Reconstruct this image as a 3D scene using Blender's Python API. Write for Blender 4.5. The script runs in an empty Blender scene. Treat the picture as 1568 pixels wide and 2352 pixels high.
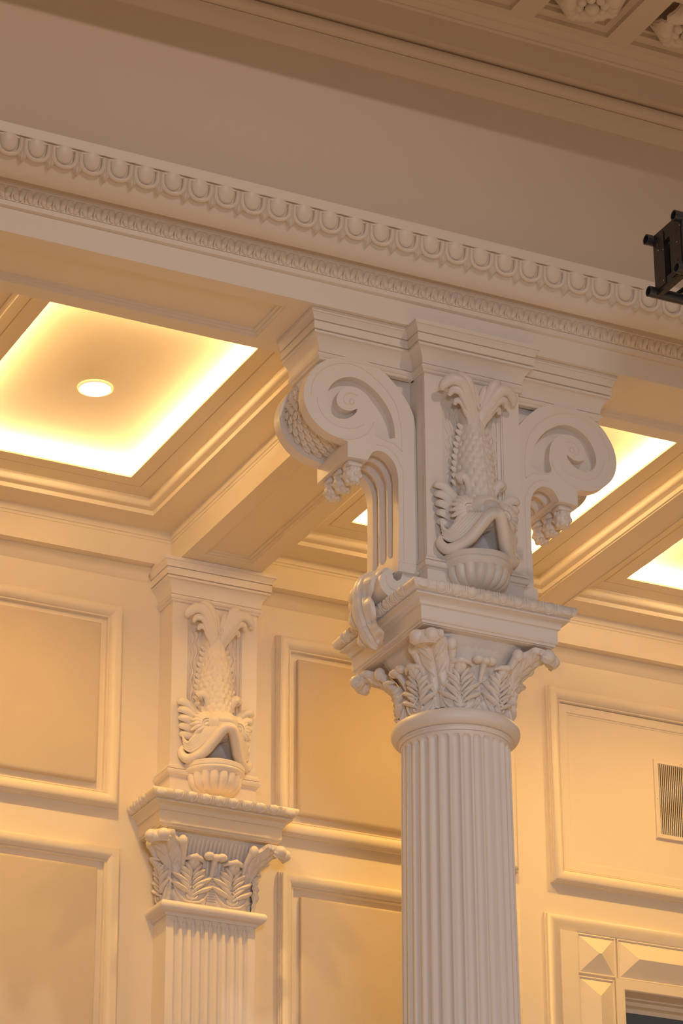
import bpy, math, random
from mathutils import Vector, Matrix
from mathutils.geometry import tessellate_polygon
random.seed(7)
C = bpy.context.scene.collection
PI = math.pi
W = 3.14          # face of the gallery wall
ZS = 9.50         # soffit height of beams and architrave

# ------------------------------------------------------------------ materials
def mat(name, col, rough=0.5, metal=0.0, bump=0.0, bscale=60, var=0.0, emit=None, strength=0):
    m = bpy.data.materials.new(name); m.use_nodes = True
    nt = m.node_tree; b = nt.nodes['Principled BSDF']
    b.inputs['Base Color'].default_value = (*col, 1)
    b.inputs['Roughness'].default_value = rough
    b.inputs['Metallic'].default_value = metal
    if emit:
        b.inputs['Emission Color'].default_value = (*emit, 1)
        b.inputs['Emission Strength'].default_value = strength
    if bump or var:
        tc = nt.nodes.new('ShaderNodeTexCoord')
        n = nt.nodes.new('ShaderNodeTexNoise'); n.inputs['Scale'].default_value = bscale
        n.inputs['Detail'].default_value = 4
        nt.links.new(tc.outputs['Object'], n.inputs['Vector'])
        if bump:
            bp = nt.nodes.new('ShaderNodeBump'); bp.inputs['Strength'].default_value = bump
            bp.inputs['Distance'].default_value = 0.004
            nt.links.new(n.outputs['Fac'], bp.inputs['Height'])
            nt.links.new(bp.outputs['Normal'], b.inputs['Normal'])
        if var:
            mx = nt.nodes.new('ShaderNodeMix'); mx.data_type = 'RGBA'
            mx.inputs['A'].default_value = (*[c * (1 - var) for c in col], 1)
            mx.inputs['B'].default_value = (*[min(1, c * (1 + var)) for c in col], 1)
            n2 = nt.nodes.new('ShaderNodeTexNoise'); n2.inputs['Scale'].default_value = 2.3
            n2.inputs['Detail'].default_value = 3
            nt.links.new(tc.outputs['Object'], n2.inputs['Vector'])
            nt.links.new(n2.outputs['Fac'], mx.inputs['Factor'])
            nt.links.new(mx.outputs['Result'], b.inputs['Base Color'])
    return m

PAINT = mat('cream_paint', (0.80, 0.725, 0.655), 0.42, bump=0.12, bscale=45, var=0.02)
CREAM_LIT = mat('cream_paint_warm_lit', (0.80, 0.70, 0.555), 0.45, bump=0.12, bscale=45, var=0.02)  # yellower copy of the cream paint; warm gallery light is mixed into the colour
WALLP_LIT = mat('wall_paint_warm_lit', (0.80, 0.70, 0.555), 0.55, bump=0.15, bscale=90, var=0.02)  # same yellowing: the warmth of the gallery light tinted into the wall
HALLP = mat('hall_wall_paint', (0.72, 0.62, 0.53), 0.6, bump=0.15, bscale=90, var=0.03)
FABRIC = mat('tan_fabric', (0.66, 0.555, 0.435), 0.9, bump=0.6, bscale=700, var=0.02)
BLACK = mat('black_metal', (0.030, 0.026, 0.024), 0.38, 0.3, bump=0.25, bscale=40)
BLACKG = mat('black_gloss_metal', (0.060, 0.060, 0.075), 0.30, 0.5, bump=0.3, bscale=60)
LED = mat('warm_led', (0.9, 0.8, 0.6), 0.5, emit=(1.0, 0.69, 0.31), strength=108)
LAMP = mat('downlight_lens', (1, 0.95, 0.85), 0.4, emit=(1.0, 0.86, 0.62), strength=34)
WOOD = mat('floor_wood', (0.74, 0.60, 0.43), 0.4, bump=0.1, bscale=20, var=0.2)
DARK = mat('dark_hollow_tone', (0.09, 0.06, 0.04), 0.8)
GLASS = mat('window_glass', (0.10, 0.13, 0.16), 0.08, bump=0.4, bscale=6)
SCREW = mat('screw_metal', (0.45, 0.42, 0.38), 0.35, 0.8)

# ------------------------------------------------------------------ mesh builder
XY = lambda a, b, h: (a, b, h)
class MB:
    def __init__(s): s.v = []; s.f = []
    def add(s, vs, fs):
        n = len(s.v); s.v += [tuple(p) for p in vs]
        s.f += [tuple(i + n for i in f) for f in fs]
    def grid(s, rows, cu=False, cv=False):
        nu, nv = len(rows), len(rows[0]); vs = [p for r in rows for p in r]; fs = []
        for i in range(nu if cu else nu - 1):
            for j in range(nv if cv else nv - 1):
                a, b = i, (i + 1) % nu; c, d = j, (j + 1) % nv
                fs.append((a * nv + c, b * nv + c, b * nv + d, a * nv + d))
        s.add(vs, fs)
    def box(s, x0, x1, y0, y1, z0, z1, bev=0.0):
        if bev <= 0:
            vs = [(x, y, z) for x in (x0, x1) for y in (y0, y1) for z in (z0, z1)]
            s.add(vs, [(0, 1, 3, 2), (4, 6, 7, 5), (0, 4, 5, 1), (2, 3, 7, 6), (0, 2, 6, 4), (1, 5, 7, 3)])
        else:
            b = bev; rows = []
            for z, k in ((z0, b), (z0 + b, 0), (z1 - b, 0), (z1, b)):
                rows.append([(x0 + k + b, y0 + k, z), (x1 - k - b, y0 + k, z), (x1 - k, y0 + k + b, z), (x1 - k, y1 - k - b, z),
                             (x1 - k - b, y1 - k, z), (x0 + k + b, y1 - k, z), (x0 + k, y1 - k - b, z), (x0 + k, y0 + k + b, z)])
            s.grid(rows, cv=True); n = len(s.v)
            s.f.append(tuple(range(n - 32, n - 24))); s.f.append(tuple(range(n - 8, n)))
    def ball(s, c, r, n=12, m=8, fn=None, ax=None):
        """ellipsoid; ax = optional three axis vectors"""
        ax = ax or ((1, 0, 0), (0, 1, 0), (0, 0, 1)); ax = [Vector(a) for a in ax]; c = Vector(c); rows = []
        for i in range(m + 1):
            t = PI * i / m; row = []
            for j in range(n):
                p = 2 * PI * j / n; k = fn(t, p) if fn else 1
                row.append(c + ax[0] * (r[0] * k * math.sin(t) * math.cos(p)) + ax[1] * (r[1] * k * math.sin(t) * math.sin(p)) + ax[2] * (r[2] * k * math.cos(t)))
            rows.append(row)
        s.grid(rows, cv=True)
    def tube(s, path, rad, n=8, flat=1.0, up=(0, 0, 1), cap=True):
        """path of points, rad list or number; flat scales the second axis"""
        P = [Vector(p) for p in path]; R = rad if isinstance(rad, (list, tuple)) else [rad] * len(P); rows = []
        ref = Vector(up)
        for i, p in enumerate(P):
            t = (P[min(i + 1, len(P) - 1)] - P[max(i - 1, 0)]).normalized()
            a = ref.cross(t)
            if a.length < 1e-4: a = Vector((1, 0, 0)).cross(t)
            a.normalize(); b = t.cross(a)
            rows.append([p + a * (R[i] * math.cos(2 * PI * j / n)) + b * (R[i] * flat * math.sin(2 * PI * j / n)) for j in range(n)])
        s.grid(rows, cv=True)
        if cap:
            k = len(s.v); s.f.append(tuple(range(k - n, k))); k0 = k - n * len(P); s.f.append(tuple(range(k0, k0 + n)))
    def lathe(s, prof, n=32, cx=0, cy=0, fn=None):
        rows = []
        for (r, z) in prof:
            rows.append([(cx + (r * (fn(2 * PI * j / n, z) if fn else 1)) * math.cos(2 * PI * j / n), cy + (r * (fn(2 * PI * j / n, z) if fn else 1)) * math.sin(2 * PI * j / n), z) for j in range(n)])
        s.grid(rows, cv=True)
    def sweep(s, prof, path, closed=False, mp=XY, side=1, cp=True):
        """moulding: prof [(offset, height)] swept along a 2D path with mitres; offset > 0 goes right of the path (side=1)"""
        n = len(path); rows = []
        for i in range(n):
            p = Vector(path[i]).to_2d()
            d0 = (p - Vector(path[i - 1])) if (closed or i > 0) else None
            d1 = (Vector(path[(i + 1) % n]) - p) if (closed or i < n - 1) else None
            d0 = d0 or d1; d1 = d1 or d0
            n0 = Vector((d0.y, -d0.x)).normalized(); n1 = Vector((d1.y, -d1.x)).normalized()
            mv = (n0 + n1); mv = mv / max(1e-6, (1 + n0.dot(n1)))
            rows.append([mp(p.x + mv.x * o * side, p.y + mv.y * o * side, h) for o, h in prof])
        k0 = len(s.v); s.grid(rows, cu=closed, cv=cp)
        if cp and not closed:
            m = len(prof); s.f.append(tuple(range(k0, k0 + m))); k = len(s.v); s.f.append(tuple(range(k - m, k)))
    def prism(s, outline, h0, h1, mp, holes=()):
        """polygon (optionally with holes) given depth; mp(a,b,h)"""
        loops = [list(outline)] + [list(h) for h in holes]
        flat = [p for l in loops for p in l]
        tris = tessellate_polygon([[Vector((a, b, 0)) for a, b in l] for l in loops])
        N = len(flat)
        vs = [mp(a, b, h0) for a, b in flat] + [mp(a, b, h1) for a, b in flat]
        fs = [tuple(t) for t in tris] + [tuple(i + N for i in t) for t in tris]
        k = 0
        for l in loops:
            m = len(l)
            for i in range(m):
                a, b = k + i, k + (i + 1) % m
                fs.append((a, b, b + N, a + N))
            k += m
        s.add(vs, fs)
    def build(s, name, m, parent=None, ang=38, smooth=True, loc=None):
        me = bpy.data.meshes.new(name)
        o0 = Vector(parent.location) if parent else Vector((0, 0, 0))
        if parent and parent.parent: o0 = o0 + Vector(parent.parent.location)
        if loc is not None: o0 = o0 + Vector(loc)
        me.from_pydata([tuple(Vector(p) - o0) for p in s.v], [], s.f)
        import bmesh
        bm = bmesh.new(); bm.from_mesh(me)
        bmesh.ops.remove_doubles(bm, verts=bm.verts, dist=1e-5)
        bmesh.ops.recalc_face_normals(bm, faces=bm.faces)
        bm.to_mesh(me); bm.free()
        if smooth and len(me.polygons):
            me.polygons.foreach_set('use_smooth', [True] * len(me.polygons))
            me.set_sharp_from_angle(angle=math.radians(ang))
        me.materials.append(m)
        o = bpy.data.objects.new(name, me); C.objects.link(o)
        if parent: o.parent = parent
        if loc is not None: o.location = loc
        return o

def thing(name, label, cat, loc, group=None):
    o = bpy.data.objects.new(name, None); C.objects.link(o); o.location = loc
    o.empty_display_size = 0.1
    o['label'] = label; o['category'] = cat
    if group: o['group'] = group
    return o
def tag(o, label, cat, group=None):
    o['label'] = label; o['category'] = cat
    if group: o['group'] = group
    return o
def struct(o): o['kind'] = 'structure'; return o
def copy_part(o, parent, loc):
    c = o.copy(); C.objects.link(c); c.parent = parent; c.location = loc; return c
def copy_tree(o, parent=None):
    c = o.copy(); C.objects.link(c)
    if parent: c.parent = parent
    for ch in o.children: copy_tree(ch, c)
    return c
def lerp_table(tab, x):
    for (x0, y0), (x1, y1) in zip(tab, tab[1:]):
        if x <= x1: return y0 + (y1 - y0) * (x - x0) / (x1 - x0) if x > x0 else y0
    return tab[-1][1]
def smooth_path(pts, k=4, closed=False):
    """Catmull-Rom resample"""
    P = [Vector(p) for p in pts]; n = len(P); out = []
    rng = range(n if closed else n - 1)
    for i in rng:
        if closed: a, b, c, d = P[i - 1], P[i], P[(i + 1) % n], P[(i + 2) % n]
        else: a, b, c, d = P[max(i - 1, 0)], P[i], P[i + 1], P[min(i + 2, n - 1)]
        for j in range(k):
            t = j / k
            out.append(0.5 * ((2 * b) + (c - a) * t + (2 * a - 5 * b + 4 * c - d) * t * t + (3 * b - a - 3 * c + d) * t ** 3))
    if not closed: out.append(P[-1])
    return out

# ------------------------------------------------------------------ setting
b = MB(); b.box(-9, 9, -15, W, -0.1, 0); struct(b.build('floor', WOOD, smooth=False))
# gallery wall with the window opening
b = MB(); OX0, OX1, OZ0, OZ1 = 2.822, 3.80, 4.6, 7.342
b.box(-9, OX0, W, W + .4, 0, 9.95); b.box(OX1, 9, W, W + .4, 0, 9.95)
b.box(OX0, OX1, W, W + .4, OZ1, 9.95); b.box(OX0, OX1, W, W + .4, 0, OZ0)
struct(b.build('wall_back', WALLP_LIT, smooth=False))
# hall wall above the arcade
b = MB(); b.box(-9, 9, -.20, .31, 9.95, 11.62); struct(b.build('wall_front', HALLP, smooth=False))
# crown moulding under the hall ceiling
crown = [(-.02, 11.02), (.012, 11.02), (.018, 11.028), (.04, 11.045), (.062, 11.08), (.07, 11.112), (.062, 11.117)]
for i in range(11):
    t = -PI * .42 + PI * .95 * i / 10
    crown.append((.078 + .037 * math.cos(t), 11.153 + .037 * math.sin(t)))
crown += [(.065, 11.196), (.075, 11.197), (.160, 11.188), (.160, 11.345), (.166, 11.347), (.170, 11.352), (.176, 11.353), (.176, 11.362), (.196, 11.385),
          (.204, 11.39), (.206, 11.396), (.216, 11.397), (.232, 11.408), (.245, 11.413), (.250, 11.422), (-.02, 11.422)]
b = MB(); b.sweep(crown, [(-9, -.20), (9, -.20)]); struct(b.build('trim_1', HALLP))
# coffered hall ceiling
zc = 11.42; py0 = -.49
b = MB(); cxs = [.533 + .598 * k for k in range(-9, 10)]; h = .2265
rows = [(-.49 - .453, -.49)]
b.box(-5.2, 6.3, py0, -.15, zc, zc + .25); b.box(-5.2, 6.3, -1.34, rows[0][0], zc, zc + .25)
for (ya, yb) in rows:
    xs = [-5.2] + [v for c in cxs for v in (c - h, c + h)] + [6.3]
    for i in range(0, len(xs), 2): b.box(xs[i], xs[i + 1], ya, yb, zc, zc + .25)
    for c in cxs:
        inn = [(0, zc + .03), (.012, zc + .035), (.03, zc + .05), (.035, zc + .075), (.05, zc + .08), (.055, zc + .12), (.06, zc + .15), (0, zc + .15)]
        b.sweep(inn, [(c - h, ya), (c + h, ya), (c + h, yb), (c - h, yb)], closed=True, side=-1)
        b.box(c - h, c + h, ya, yb, zc + .14, zc + .2)
struct(b.build('ceiling_hall', HALLP))

# ------------------------------------------------------------------ rosettes in the hall ceiling
def rosette(loc, label):
    t = thing('ceiling_rosette', label, 'rosette', loc, 'rosettes in the hall ceiling coffers')
    x, y, z = loc
    for k in range(4):                      # four large scalloped leaves
        bb = MB(); a0 = PI / 4 + k * PI / 2 + .25; rows = []
        for i in range(13):
            u = i / 12; row = []
            for j in range(17):
                v = -1 + 2 * j / 16
                wd = .125 * math.sin(PI * min(1, u * .80 + .18)) ** .7
                sc = 1 + .10 * abs(math.sin(v * 6.5)) * u
                r = .05 + (.145 * u) * sc * (1 - .18 * v * v * u)
                s_ = wd * v * (1 + .08 * math.cos(u * 18))
                zz = .055 + .045 * math.sin(u * PI * .95) - .05 * u ** 3 - .02 * abs(v) + .008 * math.cos(v * 13) * u
                row.append((x + r * math.cos(a0) - s_ * math.sin(a0), y + r * math.sin(a0) + s_ * math.cos(a0), z + .13 - zz))
            rows.append(row)
        n = len(bb.v); bb.grid(rows)
        back = [[(p[0], p[1], p[2] + .018) for p in r] for r in rows]; bb.grid(back)
        edge = [rows[0], rows[-1]]
        ring = [r[0] for r in rows] + rows[-1][1:] + [r[-1] for r in rows[::-1]][1:]
        bb.grid([ring, [(p[0], p[1], p[2] + .018) for p in ring]])
        bb.build('petal', PAINT, t)
    for k in range(8):
        bb = MB(); a = k * PI / 4 + .2
        bb.ball((x + .068 * math.cos(a), y + .068 * math.sin(a), z + .055), (.027, .027, .03)); bb.build('bead', PAINT, t)
    bb = MB(); bb.lathe([(0.0, z), (.02, z + .003), (.034, z + .015), (.04, z + .035), (.036, z + .055), (.03, z + .07), (.05, z + .085), (.075, z + .1), (.075, z + .2), (0, z + .2)], 20, x, y)
    bb.build('flower_center', PAINT, t)
    return t
rosette((.533, -.716, 11.365), 'middle plaster flower in the ceiling coffers at the top, nearly whole')
rosette((1.131, -.716, 11.365), 'plaster flower in the ceiling coffer at the top right corner, cut by the frame')
rosette((-.065, -.716, 11.365), 'plaster flower of which only a lower petal edge shows, left of the other two')

# ------------------------------------------------------------------ entablature above the arcade
ent = thing('egg_and_dart_entablature', 'long pale entablature beam with egg-and-dart cornice, carried by the big column', 'entablature', (0, 0, ZS))
b = MB(); b.box(-4.7, 4.7, -.25, -.15, ZS, 9.94); b.box(-4.7, 4.7, .21, .31, ZS, 9.94); b.box(-4.7, 4.7, -.16, .22, ZS + .03, 9.94)
for x0 in (-4.7, -.55, 4.6):
    x1 = {-4.7: -4.6, -.55: .55, 4.6: 4.7}[x0]
    if x0 == -.55: x0, x1 = -1.0, 1.0
    b.box(x0, x1, -.15, .21, ZS, ZS + .05)
fr = [(0, ZS), (.004, ZS + .006), (.014, ZS + .009), (.018, ZS + .018), (.03, ZS + .021), (.034, ZS + .032), (0, ZS + .032)]
for x0, x1 in ((-4.6, -1.0), (1.0, 4.6)):
    b.sweep(fr, [(x0, -.15), (x1, -.15), (x1, .21), (x0, .21)], closed=True, side=-1)
b.build('beam', PAINT, ent)
prof = [(-.02, 9.632), (.006, 9.632), (.015, 9.638), (.015, 9.664), (.003, 9.6645), (.003, 9.6695), (.011, 9.670), (.011, 9.673), (.016, 9.70), (.027, 9.725), (.035, 9.733), (.036, 9.739), (.040, 9.741), (.040, 9.785), (.090, 9.785), (.092, 9.739), (.098, 9.738)]
def ovolo(t):   # t 0 bottom .. 1 top
    p0, p1, p2 = (.100, 9.738), (.178, 9.775), (.190, 9.905)
    return tuple((1 - t) ** 2 * a + 2 * t * (1 - t) * q + t * t * c for a, q, c in zip(p0, p1, p2))
prof += [ovolo(i / 10) for i in range(11)]
prof += [(.196, 9.906), (.200, 9.909), (.200, 9.916), (.180, 9.9165), (.180, 9.9225), (.205, 9.923), (.205, 9.978), (-.02, 9.985)]
b = MB(); b.sweep(prof, [(-4.7, -.25), (4.7, -.25)]); b.build('cornice', PAINT, ent)
def osurf(x, s, n):     # s distance from the top of the ovolo downwards, n height above it
    t = 1 - s / .205; o, z = ovolo(t); o2, z2 = ovolo(t + .01); tx, tz = o2 - o, z2 - z; l = math.hypot(tx, tz)
    return (x, -.25 - (o + tz / l * n), z - tx / l * n)
pitch = .1433
def egg_mesh():
    bb = MB(); rows = []
    for i in range(9):
        t = PI * i / 8
        rows.append([osurf(.049 * math.sin(t) * math.cos(p), .010 - .054 * math.cos(t), .021 * math.sin(t) * math.sin(p) - .004) for p in [2 * PI * j / 14 for j in range(14)]])
    bb.grid(rows, cv=True); return bb
def rim_mesh():
    bb = MB(); pts = [(-.060, -.004), (-.060, .015), (-.058, .036), (-.050, .056), (-.032, .070), (0, .076), (.032, .070), (.050, .056), (.058, .036), (.060, .015), (.060, -.004)]
    q = smooth_path([(a, s_, 0) for a, s_ in pts], 2)
    bb.tube([osurf(p.x, p.y, .010) for p in q], .0105, 8, 1.0, up=(0, -1, -.3)); return bb
def dart_mesh():
    bb = MB()
    rows_ = [(.015, -.004), (.0125, .012), (.0115, .030), (.012, .042), (.015, .054), (.023, .066), (.027, .074), (.018, .086), (.009, .097), (.001, .106)]
    L = [[osurf(a * k, s_, -.004 if abs(k) == 1 else (.026 - .020 * abs(k) ** 1.5 - (.010 if abs(k) < .1 else 0)) * (1 if s_ < .095 else .6)) for k in (-1, -.98, -.6, -.3, -.05, .05, .3, .6, .98, 1)] for a, s_ in rows_]
    bb.grid(L)
    return bb
def leaf_mesh():
    def ls(x, s_, n):      # small leaf band
        o = .011 + (.024) * (s_ / .065) ** 1.4; z = 9.673 + .060 * (s_ / .065)
        return (x, -.25 - o - n * .93, z - n * .35)
    bb = MB()
    for sg in (-1, 1):
        rows = []
        for i in range(8):
            t = PI * i / 7; row = []
            for j in range(10):
                p = 2 * PI * j / 10; a = .0205 * math.sin(t) ** .6 * math.cos(p); s_ = .034 - .033 * math.cos(t)
                row.append(ls(sg * (.0165 + .22 * (s_ - .034)) + a * (.72 + 9 * max(0, s_ - .02)), s_, .0115 * math.sin(t) ** .8 * math.sin(p) - .001))
            rows.append(row)
        bb.grid(rows, cv=True)
    bb.tube([ls(.0358, .004, .002), ls(.0358, .03, .008), ls(.0358, .055, .004)], [.003, .006, .004], 6, up=(0, -1, 0)); return bb
proto = None
for i in range(-25, 15):
    x = .468 + .0717 + pitch * i
    if proto is None:
        eg = egg_mesh().build('egg', PAINT, ent); rm = rim_mesh().build('egg_rim', PAINT, eg); dt = dart_mesh().build('dart', PAINT, ent)
        eg.location = (x, 0, 0); dt.location = (x - .0717, 0, 0); proto = (eg, rm, dt)
    else:
        eg = copy_part(proto[0], ent, (x, 0, 0)); copy_part(proto[1], eg, (0, 0, 0)); copy_part(proto[2], ent, (x - .0717, 0, 0))
lf = leaf_mesh().build('carved_leaf', PAINT, ent); lf.location = (.45 - .0717 * 50, 0, 0)
for i in range(-49, 28): copy_part(lf, ent, (.45 + .0717 * i, 0, 0))

# ------------------------------------------------------------------ gallery ceiling: beam, wall frieze, coffered slab
bm_ = thing('ceiling_beam', 'plastered beam with sunk soffit panel, running from entablature to wall pilaster', 'beam', (0, .31, ZS))
b = MB(); b.box(-.26, -.155, .31, 3.02, ZS, 9.73); b.box(.155, .26, .31, 3.02, ZS, 9.73); b.box(-.16, .16, .31, 3.02, ZS + .03, 9.73)
b.box(-.155, .155, .31, .42, ZS, ZS + .05); b.box(-.155, .155, 2.78, 3.02, ZS, ZS + .05)
b.sweep(fr, [(-.155, .42), (.155, .42), (.155, 2.78), (-.155, 2.78)], closed=True, side=-1)
b.build('soffit', CREAM_LIT, bm_)
cove = [(0, 9.647), (.004, 9.648), (.004, 9.664), (.012, 9.667), (.013, 9.68), (.020, 9.70), (.034, 9.715), (.045, 9.717), (.054, 9.725), (-.02, 9.728)]
b = MB()
for x0, y0, x1, y1 in ((-.26, 3.02, -.26, .31), (.26, .31, .26, 3.02)): b.sweep(cove, [(x0, y0), (x1, y1)], side=1)
b.build('cove_moulding', CREAM_LIT, bm_)
# wall frieze
fz = thing('wall_frieze', 'plain frieze band along the wall under the lit ceiling', 'frieze', (0, 3.02, ZS))
b = MB(); b.sweep([(0, ZS), (0, 9.713), (-.12, 9.713), (-.12, ZS)], [(-4.7, 3.02), (4.7, 3.02)])
b.build('frieze_board', CREAM_LIT, fz)
for x0, x1 in ((-4.7, -.36), (.36, 4.7)):
    b = MB(); b.sweep([(-.12, 9.425), (-.112, 9.43), (-.100, 9.462), (-.082, 9.485), (-.065, 9.492), (-.060, 9.499), (-.12, 9.499)], [(x0, 3.02), (x1, 3.02)]); b.build('bed_moulding', CREAM_LIT, fz)
b = MB()
for x0, x1 in ((-4.7, -.26), (.26, 4.7)):
    b.sweep(cove, [(x0, 3.02), (x1, 3.02)], side=1)
b.build('cove_moulding', CREAM_LIT, fz)
# coffered slab with openings
LX = [(-3.81, -2.617), (-1.905, -.712), (.712, 1.905), (2.617, 3.81)]; LY0, LY1 = .762, 2.568
b = MB()
lip = [(-.252, 9.733), (-.224, 9.737)]     # distances measured outwards from the opening edge
for i in range(13):
    t = -PI * .5 + PI * .86 * i / 12
    lip.append((-.222 + .026 * math.cos(t), 9.763 + .026 * math.sin(t)))
lip += [(-.205, 9.795), (-.104, 9.801), (-.102, 9.808), (-.098, 9.808), (-.096, 9.800), (0, 9.797), (0, 9.808), (-.10, 9.812), (-.10, 9.835), (-.252, 9.835)]
for x0, x1 in LX:
    b.sweep(lip, [(x0, LY0), (x1, LY0), (x1, LY1), (x0, LY1)], closed=True, side=-1)
yb0, yb1 = .31, 3.14
b.box(-4.7, 4.7, yb0, LY0 - .244, 9.706, 9.735); b.box(-4.7, 4.7, LY1 + .244, yb1, 9.706, 9.735)
xs = [-4.7] + [v for a, c in LX for v in (a - .244, c + .244)] + [4.7]
for i in range(0, len(xs), 2): b.box(xs[i], xs[i + 1], LY0 - .244, LY1 + .244, 9.706, 9.735)
# thin raised edge beads along the ribs
for x in (-2.261, 2.261):
    for sx in (-1, 1): b.box(x + sx * .095 - .004, x + sx * .095 + .004, .32, 3.0, 9.699, 9.705)
b.box(-4.7, 4.7, .31, W + .4, 9.95, 10.0)
struct(b.build('ceiling', CREAM_LIT))

places = {-3.81: 'lit ceiling coffer beyond the left frame edge, past the narrow rib', -1.905: 'large lit ceiling coffer with a round downlight, left of the column',
          .712: 'lit ceiling coffer behind the right scroll bracket', 2.617: 'lit ceiling coffer at the right edge below the scroll bracket'}
for x0, x1 in LX:
    t = thing('coffer_light', places[x0], 'coffer light', ((x0 + x1) / 2, (LY0 + LY1) / 2, 9.84), 'cove lit coffers in the gallery ceiling')
    b = MB(); e = .105; zp = 9.875
    b.box(x0 - e, x1 + e, LY0 - e, LY1 + e, zp, zp + .02)
    b.sweep([(-e, 9.836), (-e, zp), (-e - .02, zp), (-e - .02, 9.836)], [(x0, LY0), (x1, LY0), (x1, LY1), (x0, LY1)], closed=True, side=-1)
    b.build('light_panel', CREAM_LIT, t, smooth=False)
    b = MB(); b.sweep([(-.062, 9.814), (-.078, 9.814), (-.078, 9.830), (-.062, 9.824)], [(x0, LY0), (x1, LY0), (x1, LY1), (x0, LY1)], closed=True, side=-1)
    b.build('led_strip', LED, t, smooth=False)['label'] = 'glowing warm light strip'
    cx, cy = (x0 + x1) / 2 + .036, 1.748
    if x0 in (-1.905, .712, 2.617, -3.81):
        d = thing('downlight', {-1.905: 'round glowing downlight in the left lit coffer', .712: 'round downlight hidden behind the right scroll bracket',
                                2.617: 'round downlight outside the right frame edge', -3.81: 'round downlight outside the left frame edge'}[x0], 'downlight', (cx, cy, 9.86))
        b = MB(); b.lathe([(.086, 9.868), (.086, 9.862), (.092, 9.860), (.099, 9.864), (.100, 9.876), (.086, 9.876)], 40, cx, cy); b.build('trim_ring', CREAM_LIT, d)
        b = MB(); b.lathe([(0, 9.868), (.086, 9.866), (.086, 9.874), (0, 9.874)], 40, cx, cy); b.build('lens', LAMP, d)['label'] = 'glowing lens'

# ------------------------------------------------------------------ wall panels
WM = lambda a, bb_, h: (a, W - h, bb_)
frame_prof = [(-.0, -.005), (0, .026), (.006, .028), (.006, .040), (.011, .042), (.011, .052), (.016, .058), (.030, .062), (.048, .060), (.066, .050), (.078, .036), (.082, .028), (.084, .031),
              (.090, .031), (.093, .027), (.094, -.005)]
def wall_panel(x0, x1, z0, z1, label, fabric=True):
    t = thing('wall_panel', label, 'wall panel', ((x0 + x1) / 2, W, z0), 'framed panels on the gallery wall')
    b = MB(); b.sweep(frame_prof, [(x0, z0), (x1, z0), (x1, z1), (x0, z1)], closed=True, side=-1, mp=WM); b.build('moulding_frame', CREAM_LIT, t)
    if fabric:
        b = MB(); i = .138
        pr = [(0, .0), (0, .034), (.006, .040), (.014, .044), (.02, .045)]
        b.sweep(pr, [(x0 + i, z0 + i), (x1 - i, z0 + i), (x1 - i, z1 - i), (x0 + i, z1 - i)], closed=True, side=-1, mp=WM, cp=False)
        b.add([WM(x0 + i + .02, z0 + i + .02, .045), WM(x1 - i - .02, z0 + i + .02, .045), WM(x1 - i - .02, z1 - i - .02, .045), WM(x0 + i + .02, z1 - i - .02, .045)], [(0, 1, 2, 3)])
        b.build('fabric_panel', FABRIC, t)['label'] = 'tan fabric panel'
        b = MB(); b.box(x0 + .09, x1 - .09, W - .006, W, z0 + .09, z1 - .09); b.build('backing_board', CREAM_LIT, t, smooth=False)
    else:
        b = MB(); i = .10
        pr = [(0, .0), (0, .014), (.02, .012), (.05, .010), (.054, .004), (.062, .003), (.064, 0)]
        b.sweep(pr, [(x0 + i, z0 + i), (x1 - i, z0 + i), (x1 - i, z1 - i), (x0 + i, z1 - i)], closed=True, side=-1, mp=WM); b.build('inner_moulding', CREAM_LIT, t)
    return t
wall_panel(-2.10, -.520, 7.972, 9.236, 'framed tan fabric panel high on the wall, left of the pilaster ornament')
wall_panel(.478, 2.095, 7.972, 9.236, 'framed tan fabric panel between pilaster and column, upper one behind the capital')
wall_panel(-2.10, -.500, 5.20, 7.735, 'tall framed fabric panel in the lower left corner, left of the pilaster shaft')
wall_panel(.498, 2.095, 5.20, 7.745, 'tall framed fabric panel between the pilaster and column shafts, bottom')
wall_panel(2.330, 3.97, 7.950, 9.236, 'framed plain panel holding the vent grille, right of the column', fabric=False)
# vent grille
t = thing('vent_grille', 'cream slatted vent grille on the right wall panel', 'vent', (3.30, W, 8.36))
b = MB(); b.sweep([(0, 0), (0, .012), (.004, .016), (.028, .016), (.031, .008), (.031, 0)], [(3.100, 8.352), (3.50, 8.352), (3.50, 8.878), (3.100, 8.878)], closed=True, side=-1, mp=WM); b.build('grille_frame', CREAM_LIT, t)
b = MB(); b.box(3.13, 3.47, W - .003, W - .001, 8.382, 8.848); b.build('duct_shade_sheet', DARK, t, smooth=False)  # flat dark sheet painted as the shade of the duct behind the slats
p0 = None
for i in range(24):
    x = 3.137 + .0142 * i
    if p0 is None:
        b = MB(); b.box(x - .0028, x + .0028, W - .013, W - .008, 8.382, 8.848); p0 = b.build('slat', CREAM_LIT, t, smooth=False)
    else: copy_part(p0, t, (.0142 * i, 0, 0))
for x, z in ((3.30, 8.365), (3.30, 8.866), (3.114, 8.61)):
    b = MB(); b.ball((x, W - .016, z), (.004, .002, .004), 8, 6); b.build('screw', SCREW, t)

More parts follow.
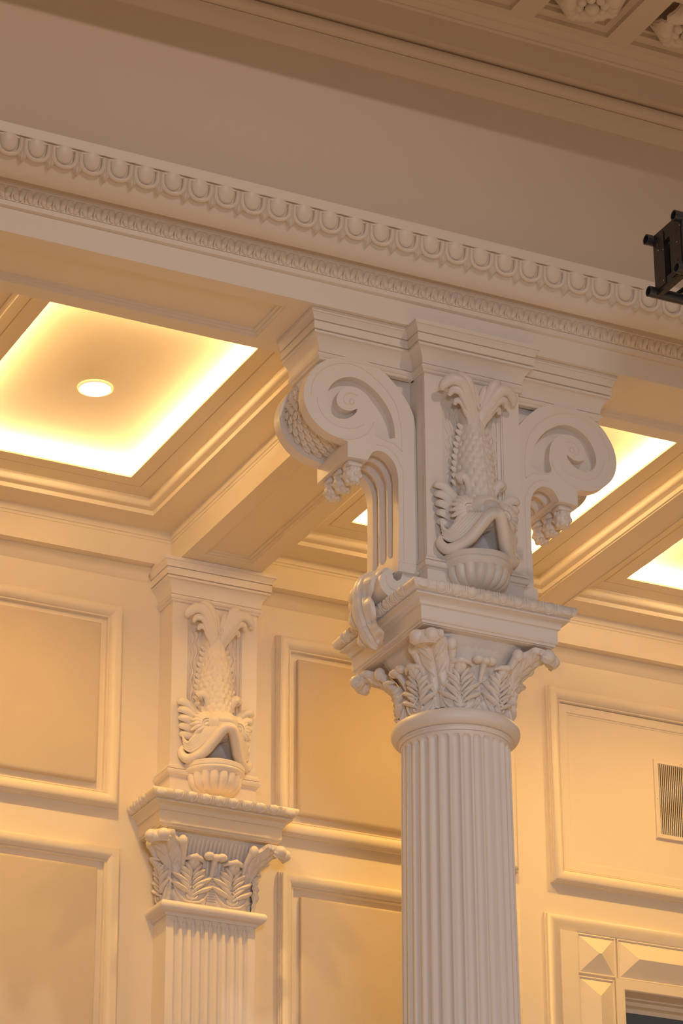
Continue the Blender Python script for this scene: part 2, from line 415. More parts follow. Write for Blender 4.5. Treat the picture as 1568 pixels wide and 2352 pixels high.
# ------------------------------------------------------------------ window
wn = thing('window_1', 'window in a casing of pointed blocks, lower right corner', 'window', (3.31, W, OZ0)); struct(wn)
cx0, cx1, cz1 = 2.270, 4.35, 7.752
b = MB()
pr = [(0, -.005), (0, .020), (.008, .022), (.010, .030), (.016, .040), (.028, .045), (.045, .042), (.068, .028), (.088, .020), (.094, .014), (.100, .012), (.100, -.005)]
b.sweep(pr, [(cx0, OZ0 - .4), (cx0, cz1), (cx1, cz1), (cx1, OZ0 - .4)], mp=WM, side=1); b.build('casing', CREAM_LIT, wn)
for xa, xb in ((cx0 + .10, 2.487), (4.133, cx1 - .10)):
    b = MB(); b.box(xa, xb, W - .030, W, OZ0 - .4, cz1 - .10); b.build('jamb_board', CREAM_LIT, wn, smooth=False)
def pyr(x0, x1, z0, z1, name):
    b = MB(); g = .006; x0 += g; x1 -= g; z0 += g; z1 -= g; d = min(x1 - x0, z1 - z0) / 2; ins = .010
    zb = .006
    b.sweep([(0, 0), (0, .014), (.006, .016), (.012, .010), (.014, 0)], [(x0, z0), (x1, z0), (x1, z1), (x0, z1)], closed=True, side=-1, mp=WM)
    x0 += ins; x1 -= ins; z0 += ins; z1 -= ins; d -= ins
    cxm, czm = (x0 + x1) / 2, (z0 + z1) / 2
    if x1 - x0 >= z1 - z0: r0, r1 = (x0 + d, czm), (x1 - d, czm)
    else: r0, r1 = (cxm, z0 + d), (cxm, z1 - d)
    P = [(x0, z0), (x1, z0), (x1, z1), (x0, z1)]
    vs = [WM(a, c, zb) for a, c in P] + [WM(*r0, .058), WM(*r1, .058)]
    if x1 - x0 >= z1 - z0: fs = [(0, 1, 5, 4), (1, 2, 5), (2, 3, 4, 5), (3, 0, 4)]
    else: fs = [(0, 1, 4), (1, 2, 5, 4), (2, 3, 5), (3, 0, 4, 5)]
    b.add(vs, fs); return b.build(name, CREAM_LIT, wn, smooth=False)
pyr(2.490, 2.770, 7.395, 7.660, 'corner_block'); pyr(2.770, 3.85, 7.395, 7.660, 'head_block'); pyr(3.85, 4.13, 7.395, 7.660, 'corner_block')
pyr(2.490, 2.752, 5.9, 7.392, 'side_block'); pyr(3.868, 4.13, 5.9, 7.392, 'side_block')
b = MB(); b.sweep([(0, 0), (0, .018), (.06, .018), (.066, .012), (.070, -.10), (.078, -.10), (.080, -.14), (.10, -.15), (.104, -.20), (.13, -.20), (.13, -.23), (0, -.23)],
                  [(2.752, OZ0), (2.752, 7.400), (3.868, 7.400), (3.868, OZ0)], mp=WM, side=1); sash = b.build('sash_frame', CREAM_LIT, wn)
b = MB(); b.box(2.84, 3.80, W + .205, W + .22, OZ0, 7.32); b.build('pane', GLASS, sash, smooth=False)['label'] = 'dark bluish glass pane'
b = MB(); b.box(2.84, 3.80, W + .30, W + .32, OZ0, 7.32); b.build('shade_panel', DARK, sash, smooth=False)
# ------------------------------------------------------------------ capital pieces
def bell_r(z): return lerp_table([(7.40, .252), (7.50, .250), (7.58, .254), (7.65, .264), (7.70, .277), (7.74, .295), (7.77, .315), (7.79, .325), (7.83, .325)], z)
def acanthus(mp, w, z0, hgt, curl, name, parent):
    """carved leaf: mp(x, out, z) places a point; w half width; the tip bends outwards"""
    b = MB(); nu, nv = 25, 41; rows = []
    Z = lambda v: z0 + hgt * v
    bend = lambda v: curl * (max(0, v - .68) / .32) ** 1.7
    half = lambda v: w * (.62 + .46 * math.sin(PI * min(1, v * .95 + .08)) - .50 * max(0, v - .60) / .40)
    for i in range(nv):
        v = i / (nv - 1); wd = half(v) * (1 + .09 * math.sin(v * 31) * (v > .15)); row = []
        for j in range(nu):
            u = -1 + 2 * j / (nu - 1); a = abs(u)
            n = .016 + .008 * (1 - a * a) - .012 * math.exp(-(u / .14) ** 2) * (v > .3)
            for ve in (.40, .66): n -= .030 * math.exp(-((v - ve) / .045) ** 2 - ((a - .80) / .07) ** 2)
            row.append(mp(u * wd, max(n, .001) * min(1, (1 - a) * 9 + .05) + bend(v), Z(v - .06 * a * a) - bend(v) * .5))
        rows.append(row)
    rows.insert(0, [mp(-w * .7 + 1.4 * w * j / (nu - 1), -.012, z0 - .004) for j in range(nu)])
    b.grid(rows)
    def strand(pts, rad, flat=.6, n=8):
        q_ = smooth_path([(x, nn, v) for x, nn, v in pts], 3); m_ = len(q_)
        rr = [lerp_table([(k / (len(rad) - 1), r) for k, r in enumerate(rad)], i / (m_ - 1)) for i in range(m_)]
        b.tube([mp(p.x, p.y + bend(p.z), Z(p.z) - bend(p.z) * .5) for p in q_], rr, n, flat, up=(0, 0, 1))
    for s in (-1, 1):
        # leaflets fanning from the midrib, in three tiers
        for k in range(4):
            v0 = .16 + .17 * k; wd = half(min(1, v0 + .28))
            strand([(s * .010, .018, v0), (s * wd * .38, .034, v0 + .09), (s * wd * .74, .034, v0 + .17), (s * wd * 1.0, .018, v0 + .26)], [w * .09, w * .20, w * .23, w * .07])
            strand([(s * .008, .020, v0 + .07), (s * wd * .26, .036, v0 + .16), (s * wd * .50, .034, v0 + .26), (s * wd * .62, .020, v0 + .33)], [w * .08, w * .16, w * .16, w * .06])
        # outer stalks making the U at the foot
        strand([(s * .002, .024, .015), (s * w * .36, .026, .035), (s * w * .66, .026, .13), (s * w * .84, .022, .27), (s * w * .90, .012, .38)], [w * .10, w * .11, w * .11, w * .10, w * .06])
        strand([(s * .004, .026, .085), (s * w * .22, .030, .105), (s * w * .30, .032, .19), (s * w * .17, .032, .28), (s * .006, .026, .34)], [w * .07, w * .085, w * .09, w * .08, w * .06])
    qq = smooth_path([(-.52, .90, 0), (-.30, .97, 0), (0, 1.0, 0), (.30, .97, 0), (.52, .90, 0)], 4)
    b.tube([mp(p.x * w, .020 + bend(p.y) - .01 * abs(p.x), Z(p.y) - bend(p.y) * .62) for p in qq], [w * (.17 - .10 * abs(p.x) / .52 + .018 * math.cos(p.x * 20)) for p in qq], 10, 1.0, up=(0, 0, 1))
    return b.build(name, PAINT, parent, ang=60)
def tip_lobes(mp, z, parent, s=1.0):
    """curled two-lobed leaf tip"""
    b = MB()
    for x, r in ((-.034, .030), (.002, .026), (.034, .030)):
        c = mp(x * s, .052 * s - abs(x) * .3, z - (.008 if abs(x) < .01 else 0))
        b.ball(c, (r * s, r * s * .95, r * s * .72), 12, 8)
    p = [mp(0, .004, z - .10 * s), mp(0, .02 * s, z - .05 * s), mp(0, .045 * s, z - .005)]
    b.tube(p, [.012 * s, .014 * s, .02 * s], 8)
    return b.build('leaf_tip', PAINT, parent, ang=60)
def corner_leaf(cx, cy, sx, sy, rin, parent):
    """tall leaf sweeping to an abacus corner and curling over"""
    b = MB(); d = Vector((sx, sy, 0)).normalized(); t = Vector((-d.y, d.x, 0)); c0 = Vector((cx, cy, 0))
    pts = [(rin - .03, 7.46), (rin - .012, 7.56), (rin + .020, 7.65), (rin + .075, 7.715), (rin + .14, 7.755), (rin + .195, 7.772), (rin + .228, 7.758), (rin + .236, 7.732), (rin + .222, 7.715)]
    q = smooth_path([(r, z, 0) for r, z in pts], 5); n = len(q); rows = []
    for i, p in enumerate(q):
        v = i / (n - 1)
        tg = q[min(i + 1, n - 1)] - q[max(i - 1, 0)]; nrm = Vector((tg.y, -tg.x)).normalized()     # outward of the strap
        wd = .050 + .030 * math.sin(PI * v) + .006 * math.sin(v * 44) + .012 * (v > .8)
        row = []
        for k in range(-8, 9):
            u = k / 8; hh = .016 * (1 - u * u) - .014 * math.exp(-(u / .16) ** 2) + .005 * math.cos(u * 9 + v * 20) * abs(u)
            hh -= .012 * math.exp(-((v * 6 % 1 - .5) / .2) ** 2 - ((abs(u) - .62) / .14) ** 2)
            r, z = p.x + nrm.x * (hh + .012), p.y + nrm.y * (hh + .012)
            r -= .06 * (abs(u) ** 2) * min(1, v * 2) * .4
            row.append(c0 + d * r + t * (u * wd) + Vector((0, 0, z)))
        for k in range(8, -9, -1):
            u = k / 8
            r, z = p.x - nrm.x * .014 - .024 * u * u * min(1, v * 2), p.y - nrm.y * .014
            row.append(c0 + d * r + t * (u * wd * .96) + Vector((0, 0, z)))
        rows.append(row)
    b.grid(rows, cv=True); nn = len(rows[0]); b.f.append(tuple(range(len(b.v) - nn, len(b.v))))
    for sg in (-1, 1):
        for k in range(6):
            i0 = 3 + k * 5; i1 = min(i0 + 6, n - 1); P_ = []
            for f in (0, .35, .7, 1):
                i = int(round(i0 + (i1 - i0) * f)); pt = q[i]; tg = q[min(i + 1, n - 1)] - q[max(i - 1, 0)]; nrm = Vector((tg.y, -tg.x)).normalized()
                off = .022 - .012 * f; P_.append(c0 + d * (pt.x + nrm.x * off - .016 * f * f) + t * (sg * (.010 + .062 * f)) + Vector((0, 0, pt.y + nrm.y * off)))
            b.tube(P_, [.007, .013, .014, .005], 7, .8)
        b.ball(c0 + d * (rin + .222) + t * (sg * .036) + Vector((0, 0, 7.745)), (.040, .040, .036), 14, 10, ax=(d, t, (0, 0, 1)))
        # smaller side volute under the abacus
        b.ball(c0 + d * (rin + .085) + t * (sg * .098) + Vector((0, 0, 7.745)), (.030, .028, .034), 12, 8, ax=(d, t, (0, 0, 1)))
        b.tube([c0 + d * (rin + .0) + t * (sg * .06) + Vector((0, 0, 7.60)), c0 + d * (rin + .03) + t * (sg * .082) + Vector((0, 0, 7.68)), c0 + d * (rin + .080) + t * (sg * .098) + Vector((0, 0, 7.74))], [.012, .018, .024], 8)
    return b.build('corner_leaf', PAINT, parent, ang=60)
aba = [(-.03, 7.82), (-.004, 7.82), (0, 7.824), (0, 7.893), (.010, 7.895), (.012, 7.902), (.014, 7.915), (.022, 7.925), (.034, 7.931), (.046, 7.933), (.048, 7.940), (.040, 7.944), (.040, 7.948),
       (.056, 7.953), (.068, 7.965), (.074, 7.980), (.075, 7.992), (.070, 8.000), (-.05, 8.001)]
aba_low = [(-.06, 7.803), (-.024, 7.803), (-.022, 7.808), (-.014, 7.810), (-.012, 7.822), (-.06, 7.822)]
def abacus_eggs(parent, face, cy, ya=None, yb=None):
    """carved eggs and darts on the abacus ovolo; face 'F','L','R'"""
    def mp(a, n, z):
        o = lerp_table([(7.948, .042), (7.953, .056), (7.965, .068), (7.98, .0745), (7.995, .074)], z) + n
        if face == 'F': return (a, cy - .38 - o, z)
        if face == 'L': return (-.38 - o, cy + a, z)
        return (.38 + o, cy + a, z)
    n0 = range(-4, 4) if face == 'F' else range(int(round(ya / .0855)), int(round(yb / .0855)))
    for k in n0:
        a = (k + .5) * .0855; b = MB(); rows = []
        for i in range(7):
            t = PI * i / 6; rows.append([mp(a + .023 * math.sin(t) * math.cos(p), .0075 * math.sin(t) * math.sin(p), 7.977 - .026 * math.cos(t)) for p in [2 * PI * j / 10 for j in range(10)]])
        b.grid(rows, cv=True); b.build('egg', PAINT, parent)
        b = MB(); b.tube([mp(a + x, .003, z) for x, z in ((-.030, 7.998), (-.030, 7.972), (-.020, 7.954), (0, 7.949), (.020, 7.954), (.030, 7.972), (.030, 7.998))], .0040, 6)
        b.tube([mp(a + .0428, .003, 7.996), mp(a + .0428, .004, 7.975), mp(a + .0428, .002, 7.952)], [.006, .004, .0025], 6)
        b.build('egg_rim', PAINT, parent)
    for s in ((-1, 1) if face == 'F' else ()):
        b = MB(); b.ball(mp(s * .400, -.003, 7.976), (.034, .010, .024), 10, 8); b.build('corner_petal', PAINT, parent)

# ------------------------------------------------------------------ the column
col = thing('fluted_column', 'big fluted round column with acanthus capital, right of center in front', 'column', (0, 0, 0))
b = MB(); NF = 32; NA = 12; rows = []
zs = [0.3, 1.5, 3, 4.5, 6, 7.0, 7.2, 7.26] + [7.27 + .004 * i for i in range(13)] + [7.325, 7.335]
for z in zs:
    R = lerp_table([(0.3, .312), (3, .300), (6, .281), (7.335, .270)], z); row = []
    for k in range(NF * NA):
        f = (k % NA) / NA; a = 2 * PI * k / (NF * NA)
        x = (f - .5) / .36            # flute covers 72 %
        dep = 0
        if abs(x) < 1:
            hw = 1.0
            dz = (7.318 - z) / .0195  # distance below the flute top in flute half widths
            lim = math.sqrt(max(0, 1 - max(0, 1 - dz) ** 2)) if dz > 0 else 0
            if abs(x) < lim: dep = .017 * math.sqrt(max(0, 1 - (x / max(lim, .01)) ** 2)) * min(1, lim * 1.3)
        row.append(((R - dep) * math.cos(a), (R - dep) * math.sin(a), z))
    rows.append(row)
b.grid(rows, cv=True); b.build('shaft', PAINT, col, ang=30)
b = MB(); tor = [(.262, 7.335), (.276, 7.336), (.279, 7.343), (.279, 7.352), (.284, 7.358)]
for i in range(13):
    t = -PI * .55 + PI * 1.1 * i / 12; tor.append((.284 + .036 * math.cos(t), 7.402 + .040 * math.sin(t)))
tor += [(.262, 7.447), (.240, 7.45), (.240, 7.335)]
b.lathe(tor, 72); b.build('collar', PAINT, col)
b = MB(); b.lathe([(bell_r(7.40 + .02 * i), 7.40 + .02 * i) for i in range(22)], 96, fn=lambda a, z: 1 + (.012 * math.cos(a * 48) if z > 7.55 else 0) + (.16 * max(0, (z - 7.70) / .1) * (abs(math.sin(2 * a)) ** 2 - .35))); b.build('bell', PAINT, col, ang=60)
b = MB(); b.lathe([(0, 0), (.46, 0), (.46, .12), (.43, .14), (.45, .18), (.43, .23), (.38, .25), (.36, .28), (.345, .30), (.312, .32), (0, .32)], 64); b.build('base', PAINT, col)
for k in range(8):
    th = -PI / 2 + PI / 8 + k * PI / 4
    def mp(x, n, z, th=th):
        r = bell_r(z) + n; a = th + x / .262; return (r * math.cos(a), r * math.sin(a), z)
    acanthus(mp, .094, 7.428, .275, .050, 'acanthus_leaf', col)
for k in range(4):
    th = -PI / 2 + k * PI / 2
    def mp(x, n, z, th=th):
        r = bell_r(z) + n; a = th + x / .29; return (r * math.cos(a), r * math.sin(a), z)
    tip_lobes(mp, 7.692, col)
    sx, sy = math.cos(th + PI / 4), math.sin(th + PI / 4); corner_leaf(0, 0, sx, sy, .272, col)
sq = [(-.38, -.38), (.38, -.38), (.38, .38), (-.38, .38)]
b = MB(); b.sweep(aba, sq, closed=True, cp=False); b.sweep(aba_low, sq, closed=True); b.box(-.37, .37, -.37, .37, 7.806, 7.999); ab = b.build('abacus', PAINT, col)
abacus_eggs(ab, 'F', 0); abacus_eggs(ab, 'L', 0, -.342, .342); abacus_eggs(ab, 'R', 0, -.342, .342)

# ------------------------------------------------------------------ square pier blocks (one on the column, one on the pilaster)
capp = [(-.02, 9.250), (.008, 9.250), (.013, 9.255), (.013, 9.262), (.019, 9.266), (.025, 9.274), (.025, 9.283), (.019, 9.289), (.011, 9.2895), (.011, 9.2935), (.017, 9.294), (.020, 9.320), (.030, 9.345), (.046, 9.365), (.056, 9.372),
        (.060, 9.374), (.060, 9.387), (.050, 9.3875), (.050, 9.3925), (.0660, 9.393), (.0660, 9.436), (.058, 9.4365), (.058, 9.4405), (.070, 9.441), (.071, 9.449), (.074, 9.460), (.080, 9.470), (.083, 9.476), (.088, 9.478), (.090, 9.4985), (-.02, 9.4985)]
basep = [(-.02, 8.160), (.004, 8.160), (.006, 8.166), (.018, 8.170), (.024, 8.180), (.024, 8.192), (.018, 8.199), (.008, 8.1995), (.008, 8.2035), (.016, 8.204), (.016, 8.214), (.008, 8.222), (.006, 8.236), (-.02, 8.236)]
def pier_block(t, y0, yb):
    """y0 front plane, yb back plane"""
    b = MB(); b.box(-.272, .272, y0 + .03, yb, 8.0, 9.499)
    mp = lambda a, c, h: (a, y0 + .031 - h, c)
    b.prism([(-.272, 8.0), (.272, 8.0), (.272, 9.499), (-.272, 9.499)], 0, .031, mp, holes=[[(-.175, 8.42), (.175, 8.42), (.175, 9.165), (-.175, 9.165)]])
    b.build('block', PAINT, t)
    b = MB(); pr = [(-.003, .029), (.001, .026), (.007, .025), (.008, .018), (.014, .014), (.024, .012), (.027, .004), (.034, .003), (.036, -.002), (-.003, -.002)]
    b.sweep(pr, [(-.175, 8.42), (.175, 8.42), (.175, 9.165), (-.175, 9.165)], closed=True, side=-1, mp=mp); b.build('panel_moulding', PAINT, t)
    b = MB(); b.sweep(capp, [(-.272, yb), (-.272, y0), (.272, y0), (.272, yb)], side=1); b.build('cap_moulding', PAINT, t)
    b = MB(); b.sweep(basep, [(-.272, yb), (-.272, y0), (.272, y0), (.272, yb)], side=1); b.build('base_moulding', PAINT, t)

pier = thing('pier_block', 'square pale block with moulded cap between the two scroll brackets', 'pier', (0, 0, 8.0))
pier_block(pier, -.25, .23)

# ------------------------------------------------------------------ scroll brackets
OUT = [(.274, 8.205), (.384, 8.205), (.378, 8.45), (.378, 8.667), (.388, 8.723), (.411, 8.766), (.446, 8.794), (.488, 8.80), (.517, 8.787), (.534, 8.763), (.547, 8.737), (.660, 8.731), (.660, 8.816)]
DISC = [(.699, 8.824), (.752, 8.834), (.81, 8.862), (.857, 8.905), (.889, 8.957), (.903, 9.026), (.892, 9.10), (.860, 9.166), (.81, 9.225), (.727, 9.274), (.638, 9.297), (.548, 9.293), (.459, 9.257), (.382, 9.19), (.322, 9.113), (.287, 9.042), (.275, 8.962)]
GO = [(.392, 8.892), (.402, 8.981), (.431, 9.052), (.478, 9.114), (.532, 9.156), (.585, 9.18), (.638, 9.184), (.692, 9.165), (.739, 9.127), (.770, 9.071), (.781, 9.021), (.770, 8.976), (.744, 8.947), (.711, 8.934), (.669, 8.940), (.634, 8.962), (.608, 8.992)]
GI = [(.604, 9.013), (.640, 8.992), (.675, 8.990), (.704, 9.000), (.719, 9.024), (.716, 9.061), (.692, 9.100), (.657, 9.126), (.609, 9.130), (.562, 9.111), (.528, 9.077), (.507, 9.035), (.498, 8.961), (.508, 8.895), (.445, 8.874)]
TL = [(.274, 8.962), (.274, 8.6)]
def r2(pts, k=3): return [(p.x, p.y) for p in smooth_path([(a, c, 0) for a, c in pts], k)]
def bracket(sx, label):
    t = thing('scroll_bracket', label, 'bracket', (sx * .33, .02, 8.2), 'scroll brackets of the column')
    F0, F1, B0, B1 = -.155, -.092, .132, .195
    b = MB(); xa, xb = sorted((sx * .273, sx * .80)); b.box(xa, xb, -.134, .194, 9.31, 9.49); b.box(xa, xb, -.096, .150, 9.10, 9.305)
    b.sweep(capp, [(-.80, .195), (-.80, -.135), (-.273, -.135)] if sx < 0 else [(.273, -.135), (.80, -.135), (.80, .195)], side=1); b.build('cap_moulding', PAINT, t)
    mp = lambda a, c, h: (sx * a, h, c)
    outline = OUT[:4] + r2(OUT[3:10], 3)[1:] + OUT[10:] + r2(DISC, 3) + TL[1:]
    groove = r2(GO, 3) + r2(GI, 3)
    b = MB(); b.prism(outline, F1, F0 + .050, mp)
    b.prism(outline, F0 + .051, F0, mp, holes=[groove]); b.build('front_scroll', PAINT, t, ang=30)
    b = MB(); b.prism(outline, B0, B1, mp); b.build('rear_scroll', PAINT, t, ang=30)
    # fine incised beads that follow the scroll
    b = MB()
    for pl in ([(.356, 8.825), (.357, 8.949), (.382, 9.069), (.43, 9.143), (.489, 9.196), (.561, 9.240), (.638, 9.258), (.715, 9.243), (.780, 9.206), (.828, 9.155), (.855, 9.09), (.862, 9.03)],
               [(.699, 8.826), (.640, 8.832), (.582, 8.859), (.534, 8.905), (.510, 8.955)], [(.356, 8.825), (.40, 8.860), (.445, 8.866), (.505, 8.885)],
               [(.60, 9.085), (.628, 9.093), (.66, 9.084), (.678, 9.06), (.676, 9.035), (.655, 9.024), (.64, 9.038)],
               [(.57, 8.93), (.62, 8.898), (.68, 8.888), (.74, 8.898), (.79, 8.93), (.82, 8.98), (.826, 9.03)], [(.352, 8.225), (.348, 8.667), (.362, 8.738), (.394, 8.797), (.446, 8.832), (.50, 8.832)]):
        q = smooth_path([(a, c, 0) for a, c in pl], 4)
        b.tube([(sx * p.x, F0 - .0005, p.y) for p in q], .0032, 6, up=(0, 1, 0))
    b.ball((sx * .636, F0, 9.043), (.016, .010, .016), 12, 8); b.build('scroll_bead', PAINT, t)
    # leaf-wrapped drum between the two scrolls
    b = MB(); cx, cz, R0 = .667, 9.055, .190; a0, a1 = math.radians(-112), math.radians(122)
    b.grid([[(sx * (cx + R0 * math.cos(a0 + (a1 - a0) * k / 60)), y, cz + R0 * math.sin(a0 + (a1 - a0) * k / 60)) for y in (F1, B0)] for k in range(61)])
    for k in range(24):                     # overlapping leaves, tips downwards
        a = a1 - .02 - k * .168
        if a < a0 + .1: break
        er = Vector((sx * math.cos(a), 0, math.sin(a))); et = Vector((sx * math.sin(a), 0, -math.cos(a)))   # et points down along the drum
        for c_ in range(4):
            v = (c_ + .5 * (k % 2) + .25) / 4
            if v > 1.0: continue
            y = F1 + (B0 - F1) * v; tl = (et + er * .34).normalized(); nr = (er - et * .34).normalized()
            ct = Vector((sx * cx, y, cz)) + er * (R0 + .006)
            b.ball(ct, (.030, .0265, .012), 12, 8, ax=(tl, (0, 1, 0), nr))
            b.tube([ct - tl * .012 + nr * .010, ct + tl * .012 + nr * .0125, ct + tl * .031 + nr * .003], [.003, .0045, .003], 6)
            for s_ in (-1, 1): b.tube([ct - tl * .008 + nr * .008 + Vector((0, s_ * .010, 0)), ct + tl * .022 + nr * .008 + Vector((0, s_ * .011, 0))], .003, 5)
    b.build('leaf_drum', PAINT, t, ang=50)
    b = MB(); b.prism([(.30, 8.21), (.352, 8.21), (.346, 8.667), (.360, 8.74), (.40, 8.80), (.46, 8.83), (.53, 8.825), (.58, 8.79), (.652, 8.79), (.652, 8.85), (.80, 8.95), (.82, 9.1), (.75, 9.2), (.60, 9.25), (.42, 9.18), (.30, 9.0)], F1 + .001, B0 - .001, mp); b.build('core', PAINT, t, ang=30)
    # fluted underside: leg, arch and block
    path = [(.3835, 8.206), (.378, 8.30), (.378, 8.45), (.378, 8.667)] + OUT[4:]
    q = r2([(.3838, 8.206), (.381, 8.25), (.379, 8.30), (.3785, 8.45), (.3785, 8.667), (.388, 8.723), (.411, 8.766), (.446, 8.794), (.488, 8.80), (.517, 8.787), (.534, 8.763), (.547, 8.737)], 8)
    b = MB(); rows = []
    for i, (a, c) in enumerate(q):
        p0, p1 = q[max(i - 1, 0)], q[min(i + 1, len(q) - 1)]; tx, tz = p1[0] - p0[0], p1[1] - p0[1]; l = math.hypot(tx, tz)
        nx, nz = -tz / l, tx / l           # into the stone
        row = []
        for j in range(61):
            v = j / 60; y = F0 + .001 + (B1 - F0 - .002) * v
            g = ((v - .10) / .80) * 3; dep = 0
            if 0 < g < 3:
                f = g % 1; k = int(g); x = (f - .5) / .40
                zst = 8.262 + .018 * abs(x) ** 2 * 0 + .022 * (1 - math.cos(x * PI)) * .5
                if abs(x) < 1 and c > zst: dep = .040 * min(1, (1 - abs(x)) * 5) * min(1, (c - zst) * 60)
                if tz < 0 and i > len(q) * .6: dep *= max(0, 1 - (i - len(q) * .6) / (len(q) * .32)) ** .5
            row.append((sx * (a + nx * dep), y, c + nz * dep))
        rows.append(row)
    b.grid(rows); b.build('fluted_soffit', PAINT, t, ang=25)
    b = MB(); b.box(min(sx * .546, sx * .661), max(sx * .546, sx * .661), F0 + .003, B1 - .003, 8.733, 8.82); b.build('drop_block', PAINT, t, smooth=False)
    for y in (-.088, .020, .128):      # seed pods hanging under the block
        b = MB(); xx = sx * .602
        b.box(xx - .040, xx + .040, y - .040, y + .040, 8.705, 8.733, .006)
        b.lathe([(.0, 8.615), (.012, 8.617), (.030, 8.628), (.042, 8.650), (.046, 8.672), (.040, 8.695), (.032, 8.708), (0, 8.71)], 20, xx, y, fn=lambda a, z: 1 + .07 * math.cos(5 * a + z * 120) + .03 * math.sin(z * 300))
        for k in range(18):
            a = k * 2 * PI / 6 + (k // 6) * .5; r_, z_ = ((.036, 8.690), (.039, 8.662), (.027, 8.634))[k // 6]
            b.ball((xx + r_ * math.cos(a), y + r_ * math.sin(a), z_), (.014, .014, .015), 8, 6)
        b.build('seed_pod', PAINT, t, ang=60)
    return t
bl = bracket(-1, 'left scroll bracket of the column, leaf-wrapped, hanging over the lit coffer')
br = bracket(1, 'right scroll bracket of the column, spiral against the glowing coffer')
# feet: plain block on the right, rolled console with acanthus leaf on the left
b = MB(); b.box(.274, .398, -.172, .195, 8.130, 8.206, .004); b.prism([(.274, 8.0), (.372, 8.0), (.372, 8.05), (.360, 8.09), (.375, 8.131), (.274, 8.131)], -.15, .18, lambda a, c, h: (a, h, c)); b.build('foot', PAINT, br)
b = MB(); b.box(-.392, -.274, -.172, .195, 8.150, 8.206, .004); b.box(-.36, -.274, -.15, .18, 8.001, 8.155); b.build('foot', PAINT, bl)
csl = thing('acanthus_console', 'small rolled console with acanthus leaf draped over the left side of the abacus', 'ornament', (-.41, 0, 8.0))
b = MB(); cx, cz, R = -.415, 8.085, .074
b.prism(r2([(cx + R * math.cos(a), cz + R * math.sin(a)) for a in [math.radians(x) for x in (75, 110, 145, 180, 215, 250, 285, 320, 345)]], 3) +
        [(-.345, 8.12), (-.350, 8.150), (-.362, 8.150), (-.372, 8.118), (-.395, 8.102), (-.412, 8.115), (-.418, 8.140)], -.155, -.02, lambda a, c, h: (a, h, c))
b.prism([(cx + R * .97 * math.cos(a), cz + R * .97 * math.sin(a)) for a in [2 * PI * i / 28 for i in range(28)]], -.095, .20, lambda a, c, h: (a, h, c)); b.build('scroll', PAINT, csl, ang=30)
b = MB(); b.tube([(p.x, -.1555, p.y) for p in smooth_path([(-.452, 8.118, 0), (-.445, 8.080, 0), (-.418, 8.055, 0), (-.385, 8.062, 0), (-.365, 8.09, 0)], 4)], .004, 6, up=(0, 1, 0)); b.build('scroll_bead', PAINT, csl)
lp = smooth_path([(-.385, 8.170, 0), (-.425, 8.178, 0), (-.470, 8.160, 0), (-.500, 8.110, 0), (-.508, 8.04, 0), (-.500, 7.97, 0), (-.478, 7.905, 0), (-.452, 7.862, 0), (-.425, 7.838, 0), (-.405, 7.846, 0)], 7)
b = MB(); n = len(lp); rows = []
for i, p in enumerate(lp):
    v = i / (n - 1); tg = lp[min(i + 1, n - 1)] - lp[max(i - 1, 0)]; nx, nz = tg.y, -tg.x; l = math.hypot(nx, nz); nx, nz = nx / l, nz / l
    lob = abs(math.sin(v * PI * 4.6)); wd = (.135 - .035 * v - .10 * max(0, v - .8) / .2) * (.72 + .34 * lob ** .7)
    row = []
    for j in range(-14, 15):
        u = j / 14; hh = .030 * (1 - u * u) + .010 * math.cos(u * 7) ** 2 * (abs(u) < .35) - .016 * math.exp(-((abs(u) - .42) / .07) ** 2) + .010 * lob * abs(u) - .02 * u * u * (1 - lob) - .014 * math.exp(-((abs(u) - .7) / .1) ** 2) * (1 - lob)
        row.append((p.x - nx * -1 * hh * 0 + (-abs(nx) if nx < 0 else -nx * 0) * hh + (0 if nx < 0 else 0), .025 + u * wd, p.y + nz * (hh if nz > 0 else hh)))
    for j in range(14, -15, -1):
        u = j / 14; row.append((p.x + .02, .025 + u * wd * .95, p.y - .012))
    rows.append(row)
b.grid(rows, cv=True); b.build('acanthus_leaf', PAINT, csl, ang=50)

# ------------------------------------------------------------------ pilaster on the wall
PY = 3.2
pil = thing('wall_pilaster', 'flat fluted pilaster with square acanthus capital on the back wall', 'pilaster', (0, W, 0))
b = MB(); b.box(-.275, .275, PY - .25 + .022, W + .02, 0, 7.34)
rows = []; nfl = 9; x0, x1 = -.275, .275
zz = [0, 5, 7.0, 7.2] + [7.24 + .005 * i for i in range(13)] + [7.34]
xs = [-.275, -.25] + [-.238 + .476 * i / 108 for i in range(109)] + [.25, .275]
for z in zz:
    row = []
    for x in xs:
        g = (x + .238) / .476 * nfl; dep = 0
        if 0 < g < nfl:
            xx = (g % 1 - .5) / .31; dz = (7.302 - z) / .018
            lim = math.sqrt(max(0, 1 - max(0, 1 - dz) ** 2)) if dz > 0 else 0
            if abs(xx) < lim: dep = .019 * math.sqrt(max(0, 1 - (xx / max(lim, .01)) ** 2))
        row.append((x, PY - .25 + dep, z))
    rows.append(row)
b.grid(rows)
for sx in (-1, 1): b.add([(sx * .275, PY - .25, 0), (sx * .275, PY - .2282, 0), (sx * .275, PY - .2282, 7.34), (sx * .275, PY - .25, 7.34)], [(0, 1, 2, 3)])
b.build('shaft', PAINT, pil, ang=30)
b = MB(); tr = [(-.02, 7.322), (.010, 7.322), (.013, 7.328), (.013, 7.337), (.020, 7.342)]
for i in range(11):
    t = -PI * .5 + PI * i / 10; tr.append((.026 + .026 * math.cos(t), 7.372 + .030 * math.sin(t)))
tr += [(.0, 7.405), (-.02, 7.41)]
psq = [(-.275, W), (-.275, PY - .25), (.275, PY - .25), (.275, W)]
